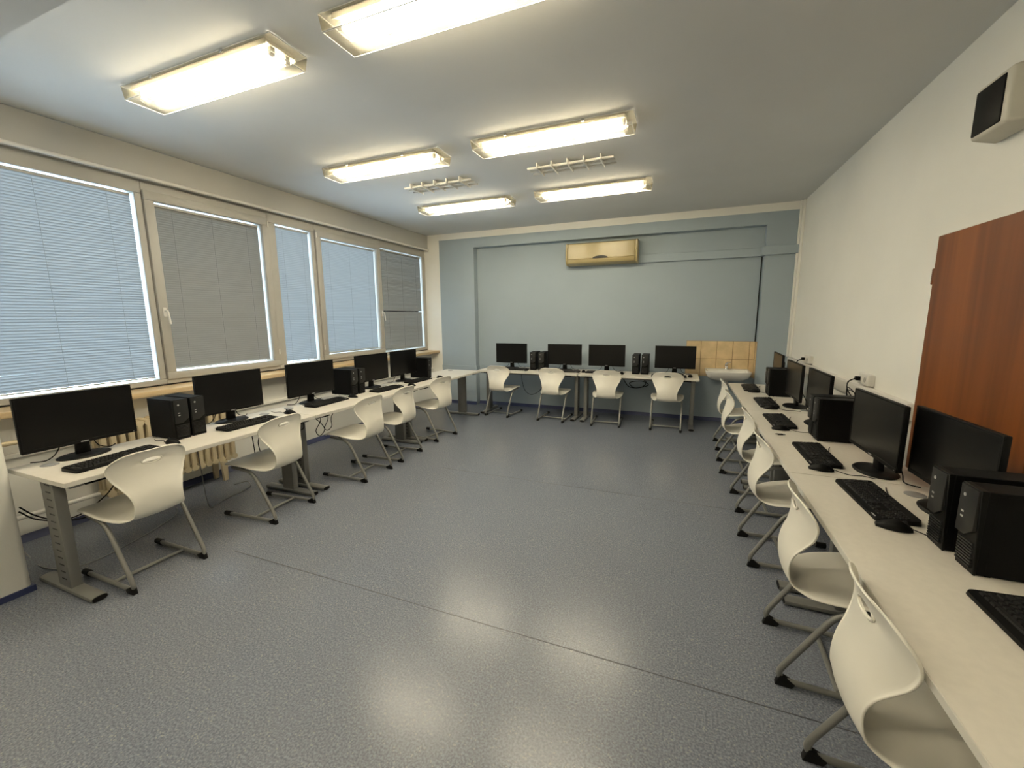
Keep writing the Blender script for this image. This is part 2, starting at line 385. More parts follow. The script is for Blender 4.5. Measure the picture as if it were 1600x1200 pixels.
for i, wdef in enumerate(WIN):
    gz0, gz1 = add_window(i, *wdef)
    g0, g1 = wdef[2] + .016, wdef[3] - .013
    if i == 0: g0 -= .01
    bl = empty('venetian_blind', (-4.318, (g0 + g1) / 2, gz0)); tag(bl, BL[i], 'blind', 'venetian blinds on the windows')
    L2 = (g1 - g0) / 2; hh = gz1 - gz0
    MB().box(-.012, .012, -L2, L2, hh - .032, hh - .010, .003, 1).build('headrail', MT['frame'], bl)
    MB().box(-.010, .010, -L2, L2, .012, .024, .003, 1).build('bottom_rail', MT['frame'], bl)
    pitch, W = .0205, .0255
    tilt = math.radians(-68) if i in (1, 4) else math.radians(61)
    ns = int((hh - .064) / pitch) + 1
    mb = MB(); pr = []
    for k in range(4):
        t = (k / 3 - .5) * W; c = .0022 * (1 - (2 * t / W)**2)
        pr.append((t * math.cos(tilt) - c * math.sin(tilt), t * math.sin(tilt) + c * math.cos(tilt)))
    va = [[mb.bm.verts.new((x, y, z)) for (x, z) in pr] for y in (-L2, L2)]
    for k in range(3): mb.bm.faces.new((va[0][k], va[0][k+1], va[1][k+1], va[1][k]))
    sm = mb.mesh('slat', MT['slat'] if i in (1, 4) else MT['slat_pale'])
    for k in range(ns):
        if i == 4 and k == int(ns * .40): continue      # a slat is missing here
        s_ = bpy.data.objects.new('slat', sm); C.objects.link(s_); s_.parent = bl
        z = .036 + k * pitch + random.uniform(-.0004, .0004)
        s_.location = (0, 0, z)
        s_.rotation_euler = (random.uniform(-.0012, .0012) * (3 if i == 4 else 1), random.uniform(-.03, .03) * (3 if i == 4 else 1), 0)
    for fy in ((-.72, .0, .72) if i != 2 else (-.6, .6)):
        MB().sweep([(.013, fy * L2, .02), (.013, fy * L2, hh - .04)], .0012, 4).build('ladder_cord', MT['cord'], bl)
# sill
tag(MB().box(-4.30, -4.03, .99, YP, .902, .945, .006).build('window_sill', MT['sill']), 'light wooden sill running under all the windows', 'sill', None, 'structure').name = 'trim_5'
del bpy.data.objects['trim_5']['category']

# door on the right wall
d_ = empty('door_1', (XR, 2.73, 0)); tag(d_, 'red-brown veneered wooden door on the right wall', None, None, 'structure')
MB().box(-.035, -.002, -.45, .45, .005, 1.955, .003, 1).build('leaf', MT['door'], d_)
MB().box(-.012, .0, -.47, .47, .0, 1.968, .002, 1).build('door_frame', MT['white'], d_)
for z in (.35, 1.69): MB().box(-.035, -.012, .452, .472, z, z + .09, .003, 1).build('hinge', MT['door'], d_)

# ================================================================== ceiling lamps
def make_lamp():
    r = empty('ceiling_lamp')
    a, b = .635, .115
    MB().box(-.575, .575, -.092, .092, -.018, 0, .003, 1).box(-.575, .575, -.094, -.088, -.031, -.016).box(-.575, .575, .088, .094, -.031, -.016).build('tray', MT['tray'], r)
    for y in (-.045, .045):
        t = MB().sweep([(-.545, y, -.046), (.545, y, -.046)], .013, 10).build('fluorescent_tube', MT['lamp'], r)
        MB().box(-.572, -.547, y - .014, y + .014, -.062, -.022, .003, 1).box(.547, .572, y - .014, y + .014, -.062, -.022, .003, 1).build('tube_holder', MT['trunk'], t)
    c = MB()      # open-topped prismatic tub
    lo = [(-a + .012, -b + .010), (a - .012, -b + .010), (a - .012, b - .010), (-a + .012, b - .010)]; hi = [(-a, -b), (a, -b), (a, b), (-a, b)]
    B = [c.bm.verts.new((*p, -.082)) for p in lo]; K = [c.bm.verts.new((p[0] * 1.004, p[1] * 1.02, -.074)) for p in lo]; U = [c.bm.verts.new((*p, -.006)) for p in hi]
    c.bm.faces.new(B[::-1])
    for j in range(4): c.bm.faces.new((B[j], B[(j+1) % 4], K[(j+1) % 4], K[j]))
    cv = c.build('cover', MT['cover'], r, False)
    c = MB(); K = [c.bm.verts.new((p[0] * 1.004, p[1] * 1.02, -.0742)) for p in lo]; U = [c.bm.verts.new((*p, -.006)) for p in hi]
    for j in range(4): c.bm.faces.new((K[j], K[(j+1) % 4], U[(j+1) % 4], U[j]))
    c.build('cover_side', MT['side'], cv, False)
    e = MB()
    for z, q in ((-.007, hi), (-.081, lo)):
        for j in range(4): e.sweep([(*q[j], z), (*q[(j+1) % 4], z)], .0028, 5)
    e.build('cover_rim', MT['clear'], cv)
    for x in (-.33, .28):
        MB().box(x - .012, x + .012, -b - .006, -b + .002, -.022, -.002, .002, 1).build('clip', MT['chrome'], cv)
        MB().box(x - .012, x + .012, b - .002, b + .006, -.022, -.002, .002, 1).build('clip', MT['chrome'], cv)
    return r
LM = Maker(make_lamp(), 'lamp', 'fluorescent lamps on the ceiling')
for x, y, l in ((-2.61, 1.82, 'window-side fluorescent ceiling lamp nearest the viewer'), (-1.02, 1.82, 'fluorescent ceiling lamp cut by the top edge of the picture'),
                (-2.61, 3.37, 'middle fluorescent ceiling lamp of the row nearer the windows'), (-1.02, 3.35, 'middle fluorescent ceiling lamp of the row away from the windows'),
                (-2.58, 4.88, 'farthest fluorescent ceiling lamp of the row nearer the windows'), (-1.00, 4.86, 'farthest fluorescent ceiling lamp of the row away from the windows')):
    LM.place((x, y, ZC), 0, l)
for x, l in ((-2.61, 'fluorescent ceiling lamp behind the viewer, window side'), (-1.02, 'fluorescent ceiling lamp behind the viewer, wall side')):
    LM.place((x, -.40, ZC), 0, l)
def make_grid():
    r = empty('ceiling_grid')
    for y in (-.085, 0, .085): MB().sweep([(-.40, y, -.032), (.40, y, -.032)], .011, 8).build('rail', MT['trunk'], r)
    for x in (-.30, -.16, -.01, .14, .29): MB().box(x - .006, x + .006, -.125, .125, -.052, -.0, .003, 1).build('crossbar', MT['trunk'], r)
    return r
GM = Maker(make_grid(), 'grid', 'white bar grids on the ceiling')
GM.place((-2.46, 4.10, ZC), 0, 'white bar grid on the ceiling between the two window-side lamps')
GM.place((-1.03, 4.06, ZC), 0, 'white bar grid on the ceiling between the two right-hand lamps')

# ================================================================== desks
def make_desk(slots):
    r = empty('computer_desk')                      # origin: middle of the front edge on the floor; +Y is away from the user
    L_, D = .797, .60
    top = MB().box(-L_, L_, .001, D, T - .0015, T, 0).build('tabletop', MT['dtop'], r)
    MB().box(-L_, L_, 0, D, T - .026, T - .0015, .002, 1).build('edge_band', MT['dedge'], top)
    for sx in (-1, 1):
        x = sx * .735
        col = MB().box(x - .026, x + .026, .235, .365, .03, T - .026, .005).build('leg', MT['steel'], r)
        for k in range(14):
            z = .08 + k * .043
            MB().box(x + sx * .0255, x + sx * .0272, .265, .315, z, z + .007).build('slot', MT['slot'], col, False)
        ft = MB().prism([(x + .036 * math.cos(t), .018 + .017 * math.copysign(abs(math.sin(t))**.6, math.sin(t))) for t in [2*PI*j/16 for j in range(16)]], 1, .015, .57).build('foot', MT['steel'], r)
        MB().prism([(x + .033 * math.cos(t), .018 + .0145 * math.copysign(abs(math.sin(t))**.6, math.sin(t))) for t in [2*PI*j/16 for j in range(16)]], 1, .012, .0155).build('end_cap', MT['rubber'], ft)
        MB().box(x - .03, x + .03, .04, .56, T - .048, T - .026, .004).build('bracket', MT['steel'], r)
        gx = sx * .675
        MB().lathe([(.040, T - .001), (.040, T + .002), (.036, T + .0035)], (gx, .465, 0), 24).build('cable_grommet', MT['grom'], r)
        MB().box(sx * .66 - .045, sx * .66 + .045, .03, .06, T - .046, T - .026, .004).build('bag_hook', MT['black'], r)
    MB().box(-.71, .71, .285, .315, T - .085, T - .045, .003).build('crossbeam', MT['steel'], r)
    return r
DM = Maker(make_desk(True), 'desk', 'white computer desks')
LROT, RROT = PI / 2, -PI / 2
DL, DR, DB = -2.88, .567, 5.86
for k, l in enumerate(('white desk by the windows nearest the pillar', 'middle white desk of the window row', 'white desk of the window row reaching the back pilaster')):
    DM.place((DL, 1.012 + .8 + 1.6 * k, 0), LROT, l)
for x, l in ((-2.16, 'white desk at the blue wall, left of the pair'), (-.55, 'white desk at the blue wall, next to the tiled basin')):
    DM.place((x, DB, 0), 0, l)
for k, l in enumerate(('right-hand white desk nearest the viewer', 'middle white desk of the right-hand row', 'far white desk of the right-hand row, beside the basin')):
    DM.place((DR, .89 + .8 + 1.6 * k, 0), RROT, l)

# ================================================================== chairs
def make_chair():
    r = empty('school_chair')                       # origin: line of the rear feet; +Y is forward
    prof = [  # u, z, half width, wrap forward, wrap up
        (.478, .412, .155, 0, -.004), (.462, .430, .186, 0, -.004), (.40, .437, .203, 0, .002), (.30, .431, .207, 0, .008), (.20, .413, .201, 0, .012),
        (.135, .402, .184, 0, .012), (.088, .395, .160, .004, .010), (.050, .399, .138, .010, .008), (.020, .418, .126, .014, .004), (.006, .450, .124, .016, 0),
        (.001, .500, .121, .018, 0), (.005, .552, .132, .030, 0), (.016, .600, .152, .052, 0), (.028, .650, .178, .068, 0), (.035, .702, .195, .066, 0),
        (.033, .739, .187, .052, 0), (.026, .767, .162, .034, 0), (.018, .784, .122, .018, 0), (.010, .794, .068, .006, 0)]
    rows = []
    P = [Vector(p[:3]) for p in prof]; Wv = [Vector((p[3], p[4], 0)) for p in prof]
    a = spline(P, 3); b = spline(Wv, 3)
    ts = [-1.035, -1, -.9, -.75, -.56, -.37, -.18, 0, .18, .37, .56, .75, .9, 1, 1.035]
    bm = bmesh.new(); grid = []
    n = len(a)
    for i in range(n):
        u, z, hw = a[i]; wf, wu, _ = b[i]
        d = (a[min(i+1, n-1)] - a[max(i-1, 0)]); d = Vector((0, d.x, d.y)).normalized()
        nrm = Vector((0, -d.z, d.y))                # outward (rear / underside is minus)
        row = []
        for t in ts:
            q = min(1.0, abs(t)); lip = -.009 * max(0.0, min(1.0, (hw - .10) / .06)) if abs(t) > 1 else 0
            co = Vector((t * hw, u + .74 * wf * q**2.2, z + wu * q**2.2))
            if lip: co += Vector((0, -abs(d.z), -abs(d.y))) * abs(lip)
            row.append(bm.verts.new(co))
        grid.append(row)
    bm.verts.index_update()
    ci = 15 * 3 - 1                                   # rows around the grip slot
    dead = []
    for i in range(n - 1):
        for j in range(len(ts) - 1):
            f = bm.faces.new((grid[i][j], grid[i][j+1], grid[i+1][j+1], grid[i+1][j]))
            if ci - 1 <= i <= ci and 5 <= j <= 8: dead.append(f)
    hole = []
    for i in (ci - 1, ci, ci + 1):
        for j in range(5, 10): hole.append((i, j))
    bmesh.ops.delete(bm, geom=dead, context='FACES')
    zc = a[ci].y
    for i, j in hole:
        v = grid[i][j]
        if not v.is_valid: continue
        dx, dz = v.co.x, v.co.z - zc
        L = math.hypot(dx / .050, dz / .019)
        if L > 1e-6: v.co.x = dx / L; v.co.z = zc + dz / L
    loose = [v for v in bm.verts if not v.link_faces]; bmesh.ops.delete(bm, geom=loose, context='VERTS')
    bmesh.ops.recalc_face_normals(bm, faces=bm.faces)
    me = bpy.data.meshes.new('shell_base'); bm.to_mesh(me); bm.free()
    o = bpy.data.objects.new('shell_base', me); C.objects.link(o)
    so = o.modifiers.new('s', 'SOLIDIFY'); so.thickness = .0075; so.offset = 0
    sb = o.modifiers.new('b', 'SUBSURF'); sb.levels = 1; sb.render_levels = 1
    dg = bpy.context.evaluated_depsgraph_get(); dg.update()
    m2 = bpy.data.meshes.new_from_object(o.evaluated_get(dg)); m2.name = 'shell'
    bpy.data.objects.remove(o)
    m2.materials.clear(); m2.materials.append(MT['shell'])
    m2.polygons.foreach_set('use_smooth', [True] * len(m2.polygons))
    sh = bpy.data.objects.new('shell', m2); C.objects.link(sh); sh.parent = r
    ring = [(.0505 * math.cos(t), a[ci].x + .001, zc + .0185 * math.sin(t)) for t in [2*PI*k/28 for k in range(28)]]
    MB().sweep(ring, .0048, 6, closed=True).build('grip_rim', MT['shell'], sh)
    for sx in (-1, 1):
        X = sx * .19
        path = arc_path([(X, .50, .022), (X, -.022, .022), (X, .182, .388), (X * .93, .40, .402)], .075, 8)
        MB().sweep(path, .0125, 10).build('leg', MT['tube'], r)
        MB().sweep([(X, .452, .022), (X, .508, .022)], [.0175, .0175], 10).build('front_cap', MT['rubber'], r)
        MB().hexa([(X - .013, -.012, 0), (X + .013, -.012, 0), (X + .013, .05, 0), (X - .013, .05, 0), (X - .014, .004, .05), (X + .014, .004, .05), (X + .014, .062, .022), (X - .014, .062, .022)], .004, 2).build('rear_glide', MT['rubber'], r)
        MB().box(X * .93 - .01, X * .93 + .01, .26, .30, .405, .424, .003, 1).build('seat_bolt', MT['rubber'], r)
    MB().sweep([(-.19, .21, .022), (.19, .21, .022)], .011, 8, ry=.009).build('crossbar', MT['tube'], r)
    return r
CH = Maker(make_chair(), 'chair', 'white shell school chairs')
d2 = math.radians
for x, y, rz, l in ((-2.782, 1.37, 0, 'white shell chair in the window row, nearest the pillar'), (-2.77, 2.245, 4, 'second white shell chair from the pillar in the window row'),
                    (-2.68, 3.13, 1, 'third white shell chair from the pillar in the window row'), (-2.705, 3.715, 3, 'fourth white shell chair from the pillar in the window row'),
                    (-2.715, 4.485, -8, 'last white shell chair of the window row, before the bare desk end')):
    CH.place((x, y, 0), LROT + d2(rz), l)
for x, y, rz, l in ((-2.60, 5.765, -5, 'leftmost of the four white chairs facing the blue wall'), (-1.73, 5.735, -2, 'second from left of the four white chairs facing the blue wall'),
                    (-.925, 5.725, 3, 'third from left of the four white chairs facing the blue wall'), (-.137, 5.765, 0, 'rightmost of the four white chairs facing the blue wall')):
    CH.place((x, y, 0), d2(rz), l)
for x, y, rz, l in ((.475, 1.325, 0, 'white shell chair at the bottom right corner, nearest the viewer'), (.455, 2.02, -2, 'second white shell chair from the viewer along the right-hand desks'),
                    (.452, 2.92, 2, 'third white shell chair from the viewer along the right-hand desks'), (.470, 3.695, 0, 'fourth white shell chair from the viewer along the right-hand desks'),
                    (.42, 4.555, 0, 'fifth white shell chair from the viewer along the right-hand desks'), (.435, 5.33, 0, 'white shell chair of the right-hand row closest to the basin')):
    CH.place((x, y, 0), RROT + d2(rz), l)

# ================================================================== monitors, keyboards, mice, towers
def make_monitor(cables=True):
    r = empty('monitor')                            # origin: under the screen face on the desk; -Y faces the user
    W, z0, z1 = .268, .085, .402
    h = MB().box(-W, W, .002, .022, z0, z1, .004).hexa([(-.20, .022, z0 + .03), (.20, .022, z0 + .03), (.15, .05, z0 + .06), (-.15, .05, z0 + .06), (-.20, .022, z1 - .04), (.20, .022, z1 - .04), (.15, .05, z1 - .09), (-.15, .05, z1 - .09)], .006).build('housing', MT['black'], r)
    MB().box(-W + .009, W - .009, 0, .003, z0 + .018, z1 - .009).build('screen', MT['screen'], h)
    b = MB()
    for x0, x1, q0, q1 in ((-W, W, z0, z0 + .018), (-W, W, z1 - .009, z1), (-W, -W + .009, z0, z1), (W - .009, W, z0, z1)): b.box(x0, x1, -.002, .004, q0, q1, .0012, 1)
    b.build('bezel', MT['black'], h)
    MB().box(-.018, .018, -.0026, -.0018, z0 + .006, z0 + .0115).build('logo', MT['legend'], h)
    MB().box(W - .022, W - .016, -.0028, -.0018, z0 + .006, z0 + .009).build('power_light', MT['legend'], h)
    MB().hexa([(-.036, .03, .012), (.036, .03, .012), (.036, .055, .012), (-.036, .055, .012), (-.029, .022, .13), (.029, .022, .13), (.029, .05, .13), (-.029, .05, .13)], .006).build('neck', MT['black'], r)
    MB().lathe([(.125, 0), (.128, .005), (.118, .012), (.04, .016)], (0, .03, 0), 32, 1.0, .72).build('base', MT['black'], r)
    if cables:
        for s in (-1, 1):
            MB().sweep(spline([(s * .05, .05, .16), (s * .07, .085, .10), (s * .10, .10, .03), (s * .15, .09, .004), (s * .20, .13, .004)], 5), .003, 6).build('cable', MT['black'], r)
    return r
MO = Maker(make_monitor(), 'monitor', 'flat black monitors')
LX = -3.36
for x, y, rz, l in ((LX, 1.31, 0, 'black monitor nearest the pillar on the window desks'), (LX, 2.235, 0, 'second black monitor from the pillar on the window desks'),
                    (LX + .01, 3.03, -3, 'third black monitor from the pillar, left of a tower pair'), (-3.38, 3.945, -2, 'fourth black monitor from the pillar, right of a tower pair'),
                    (LX, 4.535, 0, 'last black monitor on the window desks, before a single tower')):
    MO.place((x, y, T), LROT + d2(rz), l)
for x, rz, l in ((-2.545, 0, 'leftmost black monitor at the blue wall'), (-1.66, 0, 'second black monitor from the left at the blue wall'),
             (-1.015, 0, 'third black monitor from the left at the blue wall'), (-.064, 0, 'rightmost black monitor at the blue wall, partly before the tiles')):
    MO.place((x, 6.27, T), d2(rz), l)
for x, y, rz, l in ((1.04, 2.185, 2, 'large black monitor standing before the brown door'), (.955, 2.66, 2, 'black monitor between the brown door and a tower pair on the right'),
                    (.968, 3.71, 0, 'third black monitor from the viewer along the right wall'), (.95, 4.37, 0, 'fourth black monitor from the viewer along the right wall'),
                    (1.0, 5.34, -2, 'farthest black monitor along the right wall, reflecting brown')):
    MO.place((x, y, T), RROT + d2(rz), l)

def make_keyboard():
    r = empty('keyboard')
    n = []
    W, D = .228, .078
    out = []
    for cx, cy, a0 in ((W - .025, D - .02, 0), (-W + .025, D - .02, 90), (-W + .022, -D + .02, 180), (W - .022, -D + .02, 270)):
        for k in range(5): t = d2(a0 + 22.5 * k); out.append((cx + .022 * math.cos(t), cy + .018 * math.sin(t)))
    mb = MB(); lo = [mb.bm.verts.new((x, y, .001)) for x, y in out]
    hi = [mb.bm.verts.new((x * .99, y * .97, .011 + .010 * (y + D) / (2 * D))) for x, y in out]
    mb.bm.faces.new(lo[::-1]); mb.bm.faces.new(hi)
    k = len(out)
    for i in range(k): mb.bm.faces.new((lo[i], lo[(i+1) % k], hi[(i+1) % k], hi[i]))
    mb.build('case', MT['black'], r)
    ks = MB(); u = .0188
    def key(x, y, wk=1.0, hk=1.0):
        z = .0105 + .010 * (y + D) / (2 * D)
        a, b = wk * u / 2 - .0013, hk * u / 2 - .0013
        v = [ks.bm.verts.new(p) for p in ((x-a, y-b, z-.002), (x+a, y-b, z-.002), (x+a, y+b, z-.002), (x-a, y+b, z-.002), (x-a+.0025, y-b+.002, z+.006), (x+a-.0025, y-b+.002, z+.006), (x+a-.0025, y+b-.003, z+.006), (x-a+.0025, y+b-.003, z+.006))]
        for f in ((4,5,6,7), (0,1,5,4), (1,2,6,5), (2,3,7,6), (3,0,4,7)): ks.bm.faces.new([v[i] for i in f])
    x0 = -.212
    rows = ([1]*13 + [2], [1.5] + [1]*12 + [1.5], [1.75] + [1]*11 + [2.25], [2.25] + [1]*10 + [2.75], [1.25]*3 + [6.25] + [1.25]*4)
    for ri, row in enumerate(rows):
        y = .033 - ri * u; x = x0
        for wk in row: key(x + wk * u / 2, y, wk); x += wk * u
    for g in range(4):
        for k in range(4 if g else 1): key(x0 + u * (.5 + (0 if g == 0 else 2 + (g - 1) * 4.4 + k)), .057)
    for ri in (0, 1): 
        for k in range(3): key(x0 + u * (15.8 + k), .033 - ri * u)
    for x_, y_ in ((16.8, 3), (15.8, 4), (16.8, 4), (17.8, 4)): key(x0 + u * x_, .033 - y_ * u)
    for ri in range(5):
        for k in range(4): key(x0 + u * (19.2 + k), .033 - ri * u)
    o = ks.build('keys', MT['key'], r, False); o['kind'] = 'stuff'
    MB().box(.165, .195, -.0705, -.0655, .0115, .0135).build('logo', MT['legend'], r)
    MB().sweep(spline([(-.10, .074, .01), (-.11, .095, .004), (-.15, .105, .004), (-.19, .12, .004)], 6), .0022, 6).build('cord', MT['black'], r)
    return r
KB = Maker(make_keyboard(), 'keyboard', 'black computer keyboards')
for x, y, rz, l in ((-3.095, 1.335, 6, 'black keyboard before the monitor nearest the pillar'), (-3.145, 2.205, 2, 'black keyboard before the second monitor from the pillar'),
                    (-3.205, 3.06, 2, 'black keyboard before the third monitor from the pillar'), (-3.155, 3.905, -1, 'black keyboard before the fourth monitor from the pillar'),
                    (-3.185, 4.58, 0, 'black keyboard before the last monitor of the window row')):
    KB.place((x, y, T), LROT + d2(rz), l)
for x, y, rz, l in ((-2.42, 6.10, 0, 'black keyboard before the leftmost monitor at the blue wall'), (-1.60, 6.09, 0, 'black keyboard before the second monitor at the blue wall'),
                    (-1.06, 6.11, 0, 'black keyboard before the third monitor at the blue wall'), (-.13, 6.02, 0, 'black keyboard before the rightmost monitor at the blue wall')):
    KB.place((x, y, T), d2(rz), l)
for x, y, rz, l in ((.895, 1.325, 0, 'black keyboard cut off at the right edge of the picture'), (.828, 2.215, 2, 'black keyboard before the monitor that hides the brown door'),
                    (.770, 2.86, 0, 'black keyboard second from the viewer that shows in full on the right'), (.738, 3.70, 1, 'black keyboard next to the small dongle on the right-hand desks'),
                    (.77, 4.46, 0, 'black keyboard fourth in full view along the right-hand desks'), (.755, 5.33, -2, 'black keyboard at the far end of the right-hand desks by the basin')):
    KB.place((x, y, T), RROT + d2(rz), l)

def make_mouse():
    r = empty('computer_mouse')
    mb = MB(); prof = []
    rings = []
    for k in range(9):
        t = k / 8; yy = -.055 + .11 * t
        wv = .031 * max(.12, math.sin(PI * min(.97, max(.06, t)))**.45); hv = .036 * max(.15, (math.sin(PI * (.10 + .80 * (t**1.15)))))
        rings.append([mb.bm.verts.new((wv * math.cos(a), yy, .002 + hv * (max(0, math.sin(a)))**.8)) for a in [PI * j / 10 for j in range(11)]])
    for A, B in zip(rings, rings[1:]):
        for j in range(10): mb.bm.faces.new((A[j], A[j+1], B[j+1], B[j]))
        mb.bm.faces.new((A[10], A[0], B[0], B[10]))
    mb.bm.faces.new(rings[0]); mb.bm.faces.new(rings[-1][::-1])
    mb.build('body', MT['black'], r)
    MB().lathe([(.001, -.004), (.009, -.003), (.009, .003), (.001, .004)], (0, 0, 0), 14).build('scroll_wheel', MT['panel'], r).matrix_local = Matrix.Translation((0, .030, .030)) @ Matrix.Rotation(PI/2, 4, 'Y')
    MB().sweep(spline([(0, .054, .012), (.0, .08, .004), (.025, .12, .003), (.01, .17, .003), (.03, .22, .003)], 6), .002, 6).build('cord', MT['black'], r)
    return r
MS = Maker(make_mouse(), 'mouse', 'black computer mice')
for x, y, rz, l in ((-3.135, 1.655, 5, 'black mouse below the tower pair nearest the pillar'), (-3.15, 2.585, 10, 'black mouse beside the second chair, near the desk joint'),
                    (-3.17, 3.37, 0, 'black mouse before the second tower pair of the window row'), (-3.03, 4.21, 0, 'black mouse at the desk edge above the fourth window-row chair'),
                    (-3.05, 4.90, 0, 'black mouse before the single tower of the window row')):
    MS.place((x, y, T), LROT + d2(rz), l)
for x, y, rz, l in ((-2.20, 6.03, 8, 'black mouse before the left tower pair at the blue wall'), (-1.32, 6.10, 0, 'black mouse near the joint of the two blue-wall desks'),
                    (-.76, 6.06, 0, 'reddish-black mouse between the third monitor and the right tower pair'), (.14, 6.04, 0, 'black mouse at the desk corner by the basin')):
    MS.place((x, y, T), d2(rz), l)
for x, y, rz, l in ((.80, 1.945, -12, 'large black mouse nearest the viewer on the right-hand desks'), (.728, 2.585, -8, 'black mouse by the desk joint in front of the mid tower pair'),
                    (.70, 3.435, -5, 'black mouse nearest the small dongle'), (.765, 4.19, -5, 'black mouse at the fourth right-hand keyboard'), (.755, 5.06, 0, 'black mouse at the farthest right-hand keyboard')):
    MS.place((x, y, T), RROT + d2(rz), l)

def make_tower():
    r = empty('computer_tower')                      # origin: middle of the front face at the desk; -Y is the front
    W, H, D = .0475, .279, .29
    body = MB().box(-W, W, .018, D, .004, H, .002, 1).build('case', MT['blackm'], r)
    for s in (-1, 1):
        MB().box(s * W - .0006, s * W + .0006, .04, D - .02, .02, H - .012).build('side_panel', MT['blackm'], body)
    f = MB().hexa([(-W, .012, 0), (W, .012, 0), (W, .02, 0), (-W, .02, 0), (-W, .0, H + .001), (W, .0, H + .001), (W, .02, H + .001), (-W, .02, H + .001)], .002, 1).build('front_plate', MT['black'], r)
    MB().prism([(-W + .004, H * .42), (W * .05, H * .42), (W - .006, H * .52), (W - .004, H - .004), (-W + .004, H - .004)], 1, -.004, .010, .0015).build('control_panel', MT['panel'], r)
    for k in range(9): MB().box(-W + .010, W - .010, .004, .012, .02 + k * .0095, .0245 + k * .0095).build('grille_bar', MT['panel'], f, False)
    MB().lathe([(.006, 0), (.006, .0025), (.004, .003)], (0, 0, 0), 14).build('power_button', MT['legend'], r).matrix_local = Matrix.Translation((-.018, -.003, H - .035)) @ Matrix.Rotation(PI/2, 4, 'X')
    for z in (.185, .168): MB().box(-.024, -.012, -.0052, -.0035, z, z + .006).build('usb_port', MT['legend'], r)
    for y in (.05, D - .04):
        for s in (-1, 1): MB().box(s * .035 - .007, s * .035 + .007, y - .007, y + .007, 0, .004).build('foot', MT['rubber'], r)
    return r
TW = Maker(make_tower(), 'computer', 'small black desktop towers')
for x, y, l in ((-3.175, 1.755, 'black tower of the pillar-side pair, the nearer one'), (-3.19, 1.870, 'black tower of the pillar-side pair, the farther one'),
                (-3.24, 3.490, 'nearer black tower of the second pair on the window desks'), (-3.24, 3.605, 'farther black tower of the second pair on the window desks'),
                (-3.19, 4.872, 'single black tower beside the last window-row monitor')):
    TW.place((x, y, T), LROT, l)
for x, l in ((-2.125, 'left tower of the pair between the first two blue-wall monitors'), (-1.985, 'right tower of the pair between the first two blue-wall monitors'),
             (-.582, 'left tower of the pair beside the rightmost blue-wall monitor'), (-.455, 'right tower of the pair beside the rightmost blue-wall monitor')):
    TW.place((x, 6.12, T), d2(3) if x < -1 else 0, l)
for x, y, l in ((.881, 1.708, 'black tower nearest the viewer at the right edge'), (.871, 1.858, 'black tower just behind the one at the right edge'),
                (.85, 3.245, 'nearer black tower of the middle pair along the right wall'), (.852, 3.365, 'farther black tower of the middle pair along the right wall'),
                (.85, 4.90, 'nearer black tower of the far pair along the right wall'), (.85, 5.005, 'farther black tower of the far pair along the right wall')):
    TW.place((x, y, T), RROT, l)

# small dongle on the right-hand desk
u_ = empty('usb_dongle', (.675, 3.284, T), d2(20)); tag(u_, 'tiny black dongle with a cap lying on the right-hand desk', 'dongle')
MB().box(-.022, .012, -.008, .008, 0, .009, .002, 1).build('body', MT['black'], u_); MB().box(.012, .026, -.006, .006, .002, .007).build('plug', MT['legend'], u_)
MB().sweep(spline([(-.022, 0, .005), (-.03, .016, .003), (-.012, .024, .003), (.01, .016, .003)], 5), .0015, 5).build('lanyard', MT['black'], u_)

# ================================================================== fixtures on the back wall
ac = empty('air_conditioner', (-1.17, YN, 2.30)); tag(ac, 'yellowed wall-mounted air conditioner on the blue wall', 'air conditioner')
MB().prism([(0, .0), (0, .318), (-.17, .318), (-.205, .30), (-.212, .08), (-.19, .03), (-.14, 0)], 0, -.495, .495, .004).build('body', MT['ac'], ac)
for s in (-1, 1): MB().prism([(0, -.004), (0, .322), (-.175, .322), (-.214, .30), (-.220, .08), (-.195, .025), (-.14, -.004)], 0, *sorted((s * .497, s * .53)), .008).build('end_cap', MT['ac'], ac)
MB().prism([(-.205, .305), (-.212, .298), (-.2185, .085), (-.212, .080)], 0, -.487, .487, .002).build('front_panel', MT['ac'], ac)
MB().hexa([(-.487, -.205, .025), (.487, -.205, .025), (.487, -.16, .004), (-.487, -.16, .004), (-.487, -.221, .072), (.487, -.221, .072), (.487, -.19, .072), (-.487, -.19, .072)], .004).build('louvre', MT['ac'], ac)
MB().prism([(.115 * math.cos(t), .080 + .036 * math.sin(t)) for t in [PI * j / 16 for j in range(17)]], 1, -.2235, -.214).build('display_window', MT['screen'], ac)
MB().prism([(-.02, .197), (.016, .200), (.02, .206), (-.016, .203)], 1, -.2195, -.213).build('badge', MT['legend'], ac)
tk = empty('cable_trunking', (0, YN, 2.30)); tag(tk, 'blue-painted trunking from the air conditioner to the right corner', 'trunking')
MB().box(-.64, .965, -.04, 0, 0, .108, .003, 1).build('channel', MT['blue'], tk)
MB().box(.925, XR, YP - YN - .035, YP - YN, .0, .108, .003, 1).box(.925, .964, YP - YN, -.04, .0, .108).build('corner_channel', MT['blue'], tk)
tag(MB().sweep(spline([(.950, YN - .007, 2.30), (.9495, YN - .007, 1.9), (.9505, YN - .007, 1.5), (.950, YN - .007, 1.166)], 4), .006, 6).build('drain_hose', MT['black']), 'thin black hose down the right side of the niche', 'hose')

